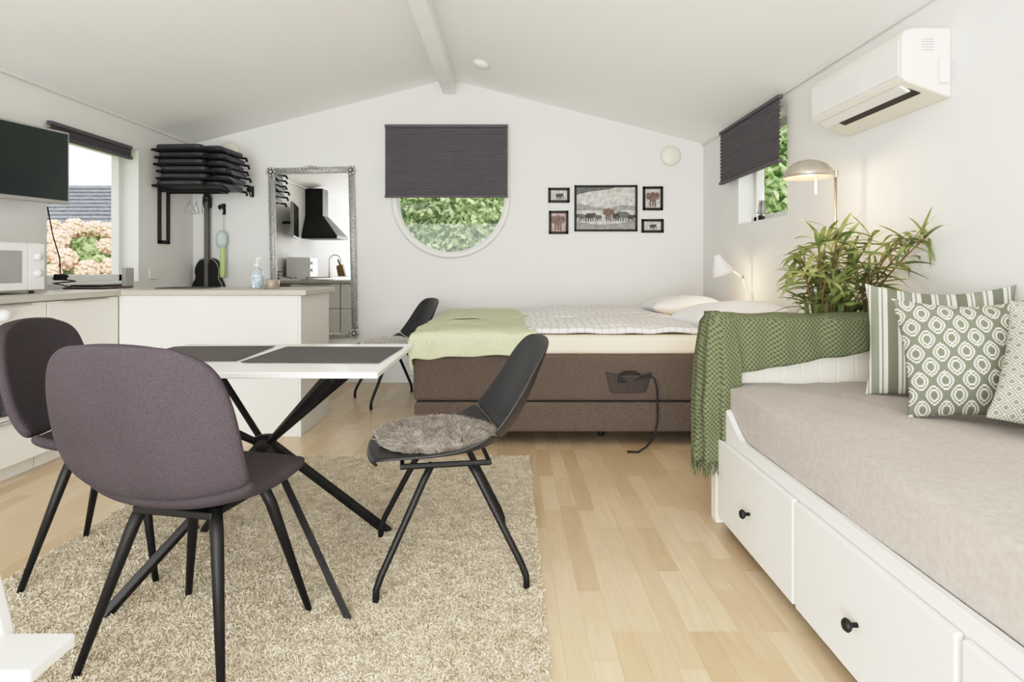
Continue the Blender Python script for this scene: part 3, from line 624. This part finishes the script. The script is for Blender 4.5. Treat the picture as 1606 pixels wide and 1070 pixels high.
# ---------------------------------------------------------------- mirror
mr=thing('wall_mirror','tall mirror in an ornate silver frame on the back wall','mirror',((P_(428)+P_(563))/2,YB-.005,.41)); mr.rotation_euler[1]=-.022
w,h,t=.40,1.575,.066
MB().box(-w+.04,w-.04,-.02,-.012,.05,h-.05).obj('mirror_glass',MIRR,parent=mr)
mb=MB()
for x0,x1,z0,z1 in ((-w,-w+t,0,h),(w-t,w,0,h),(-w,w,0,t),(-w,w,h-t,h)): mb.box(x0+.008,x1-.008,-.035,0,z0+.008,z1-.008)
def rope(px,pz,qx,qz,r,y,stp):
    n=int(math.hypot(qx-px,qz-pz)/stp)
    for k in range(n+1): mb.sphere((px+(qx-px)*k/n,y,pz+(qz-pz)*k/n),r,n=6)
for ins,r,y,st in ((.01,.009,-.03,.022),(.058,.005,-.036,.014),(.034,.007,-.037,.038)):
    rope(-w+ins,ins,-w+ins,h-ins,r,y,st); rope(w-ins,ins,w-ins,h-ins,r,y,st); rope(-w+ins,ins,w-ins,ins,r,y,st); rope(-w+ins,h-ins,w-ins,h-ins,r,y,st)
for sx in (-1,1):
    for zz in (.04,h-.04):
        for k in range(7): a=k*2*pi/7; mb.sphere((sx*(w-.035)+.032*math.cos(a),-.04,zz+.032*math.sin(a)),.014,n=8)
        mb.sphere((sx*(w-.035),-.048,zz),.017,n=8)
for zz in (.02,h-.02):
    for k in range(-3,4): mb.sphere((k*.032,-.042,zz+.01*(3-abs(k))*(1 if zz>1 else -1)*.6),.016,n=8)
mb.obj('frame',SILV,parent=mr,smooth=True,fix=False)
# ---------------------------------------------------------------- kitchen
def cabinet(label,cx,cy,w,d,rz,fronts,top=.885,group='white kitchen base cabinets'):
    e=thing('base_cabinet',label,'cabinet',(cx,cy,0),rz,group)
    mb=MB(); mb.box(-w/2+.002,w/2-.002,-d/2+.02,d/2,.08,top); mb.box(-w/2+.002,w/2-.002,-d/2+.07,d/2-.02,0,.08); mb.obj('body',CAB,parent=e)
    for z0,z1 in fronts:
        dr=MB().box(-w/2+.003,w/2-.003,-d/2,-d/2+.019,z0,z1).obj('drawer',CAB,parent=e,bevel=.002)
        MB().box(-w*.3,w*.3,-d/2-.014,-d/2,z1-.012,z1-.004).obj('handle',CHROME,parent=dr,bevel=.002)
    return e
for i in range(5):
    y=3.88-.3-.6*i; cabinet('white kitchen base cabinet with two drawer fronts along the wall',-2.455-.2225,y,.596,.445,pi/2,[(.085,.305),(.312,.88)])
for i in range(2): cabinet('white drawer cabinet in the kitchen peninsula',-2.17+.565*i,4.19,.56,.56,pi,[(.085,.34),(.347,.6),(.607,.88)],group='peninsula drawer cabinets')
tag(MB().box(-2.455,-1.332,3.885,3.903,.0,.885).obj('peninsula_back_panel',CAB),'plain white panel closing the back of the kitchen peninsula','panel')
tag(MB().box(-1.33,-1.312,3.88,4.48,.0,.885).obj('peninsula_end_panel',CAB,bevel=.002),'white end panel of the kitchen peninsula','panel')
wt=MB().extrude([(XL+.002,.86),(-2.425,.86),(-2.425,3.86),(-1.275,3.86),(-1.275,4.50),(XL+.002,4.50)],.887,.92,'z').obj('worktop',COUNT,bevel=.003); tag(wt,'L shaped beige laminate kitchen worktop','worktop')
def fn(u,v): return (-2.445+.008*math.sin(v*22)*u,2.86+v*.22,.70-.36*u)
o=MB().grid(fn,20,24).obj('hand_towel',pmat('dark_grey_towel',S(84,84,88),S(64,64,68),rough=1,scale=120,bump=.6),smooth=True,solid=.012,soff=0); tag(o,'dark grey towel hanging on the cabinet front','towel')
o=MB().lathe([(.028,0),(.03,.02),(.022,.04),(0,.043)],c=(-2.457,2.98,.83),n=24,mtx=Matrix.Rotation(pi/2,3,'Y')).obj('control_knob',PLAST,smooth=True); tag(o,'white round knob on the cabinet front','knob')
hd=thing('range_hood','black wall mounted chimney range hood','range hood',(XL,2.4,0))
mb=MB(); vs=[(0,-.3,1.47),(.5,-.3,1.47),(.5,.3,1.47),(0,.3,1.47),(0,-.3,1.51),(.5,-.3,1.51),(.5,.3,1.51),(0,.3,1.51),(0,-.14,1.80),(.26,-.14,1.80),(.26,.14,1.80),(0,.14,1.80)]
mb.add(vs,[(0,3,2,1),(0,1,5,4),(1,2,6,5),(2,3,7,6),(3,0,4,7),(4,5,9,8),(5,6,10,9),(6,7,11,10),(7,4,8,11),(8,9,10,11)]); mb.obj('canopy',BMETAL,parent=hd,bevel=.004)
MB().box(0,.25,-.135,.135,1.80,2.19).obj('chimney',BMETAL,parent=hd,bevel=.003)
tag(MB().box(XL+.06,-2.5,2.12,2.68,.92,.927).obj('cooktop',SCREEN,bevel=.002),'black glass cooktop set in the worktop','cooktop')
fc=thing('kitchen_faucet','chrome kitchen faucet on the worktop','faucet',(-2.82,1.7,.92))
MB().tube([(0,0,0),(0,0,.25)]+[(.09-.09*math.cos(a),0,.25+.09*math.sin(a)) for a in [k*pi/8 for k in range(1,9)]]+[(.18,0,.2)],.011).obj('spout',CHROME,parent=fc,smooth=True)
MB().tube([(0,.015,.08),(.0,.09,.11)],.007).obj('lever',CHROME,parent=fc)
kb=thing('knife_block','dark knife block with black handles on the worktop','knife block',(-2.75,1.25,.92))
MB().extrude([(-.05,0),(.07,0),(.02,.20),(-.08,.17)],-.05,.05,'y').obj('block',CANE,parent=kb,bevel=.004)
for k in range(3): MB().tube([(-.03,-.03+.03*k,.185),(-.06,-.03+.03*k,.28)],.008).obj('knife_handle',BMETAL,parent=kb)
mw=thing('microwave','white microwave oven on the worktop','microwave',(-2.735,3.20,.92),math.radians(84))
MB().box(-.23,.23,-.13,.15,.015,.275).obj('body',PLAST,parent=mw,bevel=.008)
dr=MB().box(-.225,.12,-.15,-.13,.02,.27).obj('door',PLAST,parent=mw,bevel=.005)
MB().box(-.19,.08,-.153,-.149,.06,.23).obj('door_window',GREYP,parent=dr,bevel=.003)
cpn=MB().box(.123,.225,-.148,-.13,.02,.27).obj('control_panel',PLAST,parent=mw,bevel=.004)
for zz in (.20,.11): MB().lathe([(.022,0),(.02,.02),(0,.021)],c=(.174,-.148,zz),n=20,mtx=RX90).obj('knob',PLAST,parent=cpn,smooth=True)
for x in (-.19,.19):
    for y in (-.1,.13): MB().tube([(x,y,0),(x,y,.016)],.012).obj('foot',DPLAST,parent=mw)
A=Vector((-2.665,3.74,0)); Bp=Vector((-2.84,3.04,0)); ang=math.atan2(A.y-Bp.y,A.x-Bp.x); ln=(A-Bp).length
tv=thing('television','flat television with silver bezel and dark screen','television',(*((A+Bp)/2).xy,1.44),ang)
MB().box(-ln/2,ln/2,0,.035,0,.435).obj('casing',GREYP,parent=tv,bevel=.004)
MB().box(-ln/2+.012,ln/2-.012,-.003,.001,.022,.423).obj('screen',SCREEN,parent=tv)
MB().tube([(0,.03,.2),(0,.12,.2),(-.02,.162,.2)],.018).obj('wall_arm',BMETAL,parent=tv)
SO=pmat('pale_blue_soap',S(206,220,226),rough=.2,scale=8,trans=.4); LBL=pmat('soap_label',S(120,160,190),S(220,226,230),rough=.5,scale=60)
sp=thing('soap_dispenser','clear pump bottle of hand soap on the worktop','bottle',(-1.71,4.18,.92))
MB().lathe([(0,0),(.038,0),(.04,.01),(.04,.10),(.034,.125),(.014,.14),(.014,.15),(0,.15)],n=28).obj('bottle',SO,parent=sp,smooth=True)
MB().lathe([(.0405,.025),(.0408,.03),(.0408,.09),(.0405,.095)],n=28,cap=False).obj('bottle_label',LBL,parent=sp)
MB().tube([(0,0,.148),(0,0,.195),(0,0,.203),(.035,0,.20)],.006).obj('pump',PLAST,parent=sp,smooth=True)
MB().lathe([(.016,.148),(.016,.165),(0,.168)],n=16).obj('cap',PLAST,parent=sp)
tag(MB().lathe([(0,0),(.045,0),(.05,.01),(.05,.06),(.045,.062),(.044,.012),(0,.012)],n=28,c=(-1.60,4.15,.92)).obj('candle_jar',pmat('brown_glass',S(170,160,146),S(140,126,110),rough=.2,scale=30),smooth=True),'small brownish glass jar on the worktop','jar')
tag(MB().box(-2.37,-2.05,4.12,4.38,.92,.926).obj('counter_mat',MATM,bevel=.002),'thin dark mat lying on the worktop','mat')
BR=pmat('brown_leather',S(92,66,58),S(66,46,42),rough=.5,scale=20)
tag(MB().box(-2.88,-2.62,3.98,4.30,.92,.935).obj('leather_folder',BR,bevel=.004),'dark brown folder lying on the worktop','folder')
tag(MB().box(-2.86,-2.66,4.02,4.24,.936,.948).obj('notebook',BMETAL,bevel=.003),'thin black notebook on the brown folder','notebook')
tag(MB().box(-2.74,-2.71,4.36,4.46,.92,1.06).obj('router',GREYP,bevel=.006),'slim grey router standing by the window','router')
cc2=thing('adapter_cable','tangled black adapter cables by the window','cable',(-2.84,3.9,.92))
MB().tube([(.02+.06*math.sin(k*1.1),.04*math.cos(k*1.7),.012+.006*k) for k in range(16)]+[(.0,.0,.2),(-.03,-.02,.35),(-.04,-.05,.52)],.004,n=6).obj('cord',BMETAL,parent=cc2,smooth=True)
MB().box(-.02,.03,-.03,.03,.06,.10).obj('plug',BMETAL,parent=cc2,bevel=.006)
o=MB().box(XL,XL+.012,4.99,5.12,.965,1.05).obj('wall_outlet',PLAST,bevel=.004); tag(o,'white double wall socket above the worktop','socket')
MB().box(XL+.012,XL+.014,5.0,5.05,.975,1.04).obj('socket_face',CREAM,parent=o)
# ---------------------------------------------------------------- folded chairs on wall rack
rk=thing('wall_rack','black metal wall rack carrying folded chairs','rack',(XL,5.22,0))
MB().box(0,.02,-.10,-.07,1.26,1.74).obj('wall_plate',BMETAL,parent=rk,bevel=.003)
MB().box(0,.02,.03,.06,1.26,1.74).obj('wall_plate',BMETAL,parent=rk,bevel=.003)
MB().box(0,.02,-.10,.06,1.26,1.29).obj('wall_plate',BMETAL,parent=rk,bevel=.003)
MB().tube([(.01,-.085,1.70),(.52,-.085,1.70)],.012).obj('arm',BMETAL,parent=rk)
MB().tube([(.01,.045,1.70),(.52,.045,1.70)],.012).obj('arm',BMETAL,parent=rk)
MB().tube([(.5,-.10,1.70),(.5,.06,1.70)],.012).obj('cross_bar',BMETAL,parent=rk)
def rslab(mb,x0,x1,y0,y1,z,t,r=.05):
    pts=[]
    for cx,cy,a0 in ((x1-r,y1-r,0),(x0+r,y1-r,90),(x0+r,y0+r,180),(x1-r,y0+r,270)):
        for k in range(5): a=math.radians(a0+k*22.5); pts.append((cx+r*math.cos(a),cy+r*math.sin(a)))
    mb.extrude(pts,z,z+t,'z')
f0=None
for i in range(6):
    z=1.715+i*.058
    if f0 is None:
        f0=thing('folding_chair','folded black padded folding chair stacked on the wall rack','chair',(-2.61,5.20,z),0,'folded chairs stacked on the wall rack')
        mb=MB(); rslab(mb,-.26,.13,-.21,.21,.008,.047); mb.obj('seat',CUSH,parent=f0,bevel=.015,seg=3)
        mb=MB(); rslab(mb,.15,.29,-.20,.20,.0,.040,.04); mb.obj('backrest',CUSH,parent=f0,bevel=.013,seg=3)
        for s in (-1,1): MB().tube([(-.27,s*.215,.01),(.22,s*.215,.012),(.31,s*.19,.0),(.335,s*.15,-.03)],.010).obj('leg',BMETAL,parent=f0,smooth=True)
        MB().tube([(-.27,-.215,.01),(-.27,.215,.01)],.009).obj('cross_bar',BMETAL,parent=f0)
        cur=f0
    else: cur=copytree(f0); cur.location=(-2.61+R.uniform(.0,.03),5.20+R.uniform(-.02,.02),z)
    cur.rotation_euler[2]=-.03+R.uniform(-.05,.05)
def hook(x,z,lab='black metal coat hook on the wall'):
    o=thing('coat_hook',lab,'hook',(x,YB,z),0,'black coat hooks on the wall')
    MB().box(-.012,.012,-.008,0,-.05,.05).obj('plate',BMETAL,parent=o,bevel=.003)
    MB().tube([(0,-.005,-.03),(0,-.04,-.05),(0,-.07,-.03),(0,-.075,.0)],.006).obj('prong',BMETAL,parent=o,smooth=True)
    MB().sphere((0,-.075,.01),.026).obj('knob',BMETAL,parent=o,smooth=True)
    MB().tube([(0,-.005,.03),(0,-.05,.045)],.005).obj('upper_prong',BMETAL,parent=o)
hook(-2.37,1.76); hook(-2.63,1.60); hook(-2.76,1.66)
WIRE=pmat('wire_hanger',S(210,208,204),rough=.3,metal=.6)
for i in range(3):
    o=MB().tube([(.0,.0,.02),(.012,0,.035),(0,0,.05),(-.012,0,.035)],.002,n=6); o.tube([(0,0,.02),(0,0,-.02)],.002,n=6); o.tube([(0,0,-.02),(0,.17,-.10),(0,.17,-.115),(0,-.17,-.115),(0,-.17,-.10)],.003,n=6,closed=True)
    q=o.obj('clothes_hanger',WIRE,smooth=True); q.location=(-2.72+i*.05,5.265,1.645); q.rotation_euler[2]=.25+.1*i; tag(q,'light wire clothes hanger on the rack arm','hanger','clothes hangers')
# guitar hanging by its headstock
gt=thing('guitar','black guitar with light edge binding hanging by its headstock','guitar',(-2.755,YB-.055,.70))
out=[]
for k in range(48):
    a=2*pi*k/48; zz=.225+.225*math.sin(a); s=math.sin(a)
    wd=.148*abs(math.cos(a))**.55*(1-.20*max(0,s))*(1-.22*math.exp(-((zz-.27)/.055)**2)); out.append((wd*(1 if math.cos(a)>0 else -1),zz))
mb=MB(); mb.extrude(out,-.025,.04,'y'); mb.obj('body',BMETAL,parent=gt,bevel=.008,seg=3)
MB().tube([(x*.96,-.027,.225+(z-.225)*.96) for x,z in out],.0028,n=6,closed=True).obj('edge_binding',WIRE,parent=gt)
MB().box(-.024,.024,-.035,-.01,.40,.90).obj('neck',DPLAST,parent=gt,bevel=.006)
MB().extrude([(-.026,.90),(.026,.90),(.036,.96),(.03,1.04),(-.03,1.04),(-.036,.96)],-.035,-.015,'y').obj('headstock',BMETAL,parent=gt,bevel=.004)
mb=MB()
for k in range(6): mb.tube([(-.015+.006*k,-.039,.12),(-.013+.005*k,-.039,1.0)],.0007,n=4)
mb.obj('strings',WIRE,parent=gt)
MB().box(-.05,.05,-.036,-.025,.105,.125).obj('bridge',CANE,parent=gt,bevel=.003)
TEAL=pmat('pale_teal_cloth',S(196,216,212),rough=.8,scale=20); LIME=pmat('lime_cloth',S(194,216,150),rough=.8,scale=20)
cl=thing('dust_brush','pastel green dusting brush and cloth hanging from a hook','brush',(-2.62,YB-.085,1.0))
MB().tube([(0,0,.60),(0,0,.38)],.006).obj('handle',CREAM,parent=cl)
MB().lathe([(0,.24),(.035,.25),(.048,.30),(.044,.36),(.015,.40),(0,.40)],n=20).obj('brush_head',TEAL,parent=cl,smooth=True)
def fn(u,v): return (.01+(u-.5)*.05,.02*math.sin(u*9)+.0,.27-.30*v)
MB().grid(fn,12,10).obj('cloth',LIME,parent=cl,smooth=True,solid=.004)
sh=thing('model_ship','small dark model sailing ship on the window sill','ornament',(1.83,4.5,1.40),math.radians(60))
MB().extrude([(-.07,.04),(-.055,.0),(.05,.0),(.09,.045),(.05,.035),(-.04,.035)],-.015,.015,'y').obj('hull',BMETAL,parent=sh,bevel=.004)
for x,hh in ((-.035,.13),(.0,.16),(.035,.13)):
    MB().tube([(x,0,.03),(x,0,hh)],.002,n=6).obj('mast',BMETAL,parent=sh)
    MB().grid(lambda u,v:(x+.003+.012*math.sin(pi*v),(u-.5)*.055*(1-.3*v),.05+(hh-.06)*v),4,6).obj('sail',GREYP,parent=sh,solid=.001)
hc=thing('high_chair','white wooden high chair with slanted posts and footplate','chair',(-.84,.93,0))
for y in (-.19,.19):
    MB().extrude([(-.0-.03,0),(.03,0),(-.17,.82),(-.22,.82)],y-.014,y+.014,'y').obj('post',WHITE,parent=hc,bevel=.005)
    MB().box(-.42,.0,y-.014,y+.014,.0,.045).obj('foot_rail',WHITE,parent=hc,bevel=.005)
MB().box(-.17,.055,.08,.19,.375,.40).obj('footplate',WHITE,parent=hc,bevel=.006,seg=3)
MB().box(-.40,-.10,-.175,.175,.57,.59).obj('seat',WHITE,parent=hc,bevel=.006)
MB().box(-.23,-.20,-.175,.175,.72,.80).obj('backrest',WHITE,parent=hc,bevel=.006)
# ---------------------------------------------------------------- lights
def area(name,loc,rot,sx,sy,pw,col=(1,1,1)):
    l=bpy.data.lights.new(name,'AREA'); l.shape='RECTANGLE'; l.size=sx; l.size_y=sy; l.energy=pw; l.color=col
    o=bpy.data.objects.new(name,l); COL.objects.link(o); o.location=loc; o.rotation_euler=rot; return o
area('daylight_rear_window',(-.7,YF+.1,1.25),(pi/2+.12,0,0),3.4,1.7,225,(.95,.98,1))
area('added_ceiling_fill',(-.9,YF+1.0,.25),(pi/2+.85,0,0),2.4,.8,170,(.97,.985,1))  # fill lamp added low down and tilted up to brighten the ceiling, no terrace
def point(name,loc,pw,col,r=.03):
    l=bpy.data.lights.new(name,'POINT'); l.energy=pw; l.color=col; l.shadow_soft_size=r; o=bpy.data.objects.new(name,l); COL.objects.link(o); o.location=loc
point('floor_lamp_light',(1.47,3.05,1.46),7,(1,.66,.34)); point('wall_lamp_light',(1.54,4.55,.96),3,(1,.70,.38))
s=bpy.data.lights.new('sun','SUN'); s.energy=5; s.angle=.02; s.color=(1,.96,.9); so=bpy.data.objects.new('sun',s); COL.objects.link(so)
so.rotation_euler=Vector((-.35,.75,-.9)).to_track_quat('-Z','Y').to_euler()
wd=bpy.data.worlds.new('sky'); SC.world=wd; wd.use_nodes=True; bgn=wd.node_tree.nodes['Background']; bgn.inputs[0].default_value=(.94,.97,1,1); bgn.inputs[1].default_value=2.6
cam=bpy.data.cameras.new('camera'); co=bpy.data.objects.new('camera',cam); COL.objects.link(co); SC.camera=co
co.location=(0,0,1.06); co.rotation_euler=(pi/2,0,0); cam.sensor_width=36; cam.lens=970/1606*36; cam.shift_y=-115/1606; cam.shift_x=.0019; cam.clip_start=.02
vs_=SC.view_settings; vs_.view_transform='Standard'; vs_.look='None'; vs_.exposure=.0
# photographic highlight shoulder
vs_.use_curve_mapping=True; cm=vs_.curve_mapping; cm.white_level=(2.2,2.2,2.2); cv=cm.curves[3]
pts=[(0,0),(.03,.055),(.12,.245),(.25,.49),(.36,.655),(.48,.775),(.68,.89),(1,1)]
cv.points[0].location=pts[0]; cv.points[-1].location=pts[-1]
for p in pts[1:-1]: cv.points.new(*p)
cm.update()
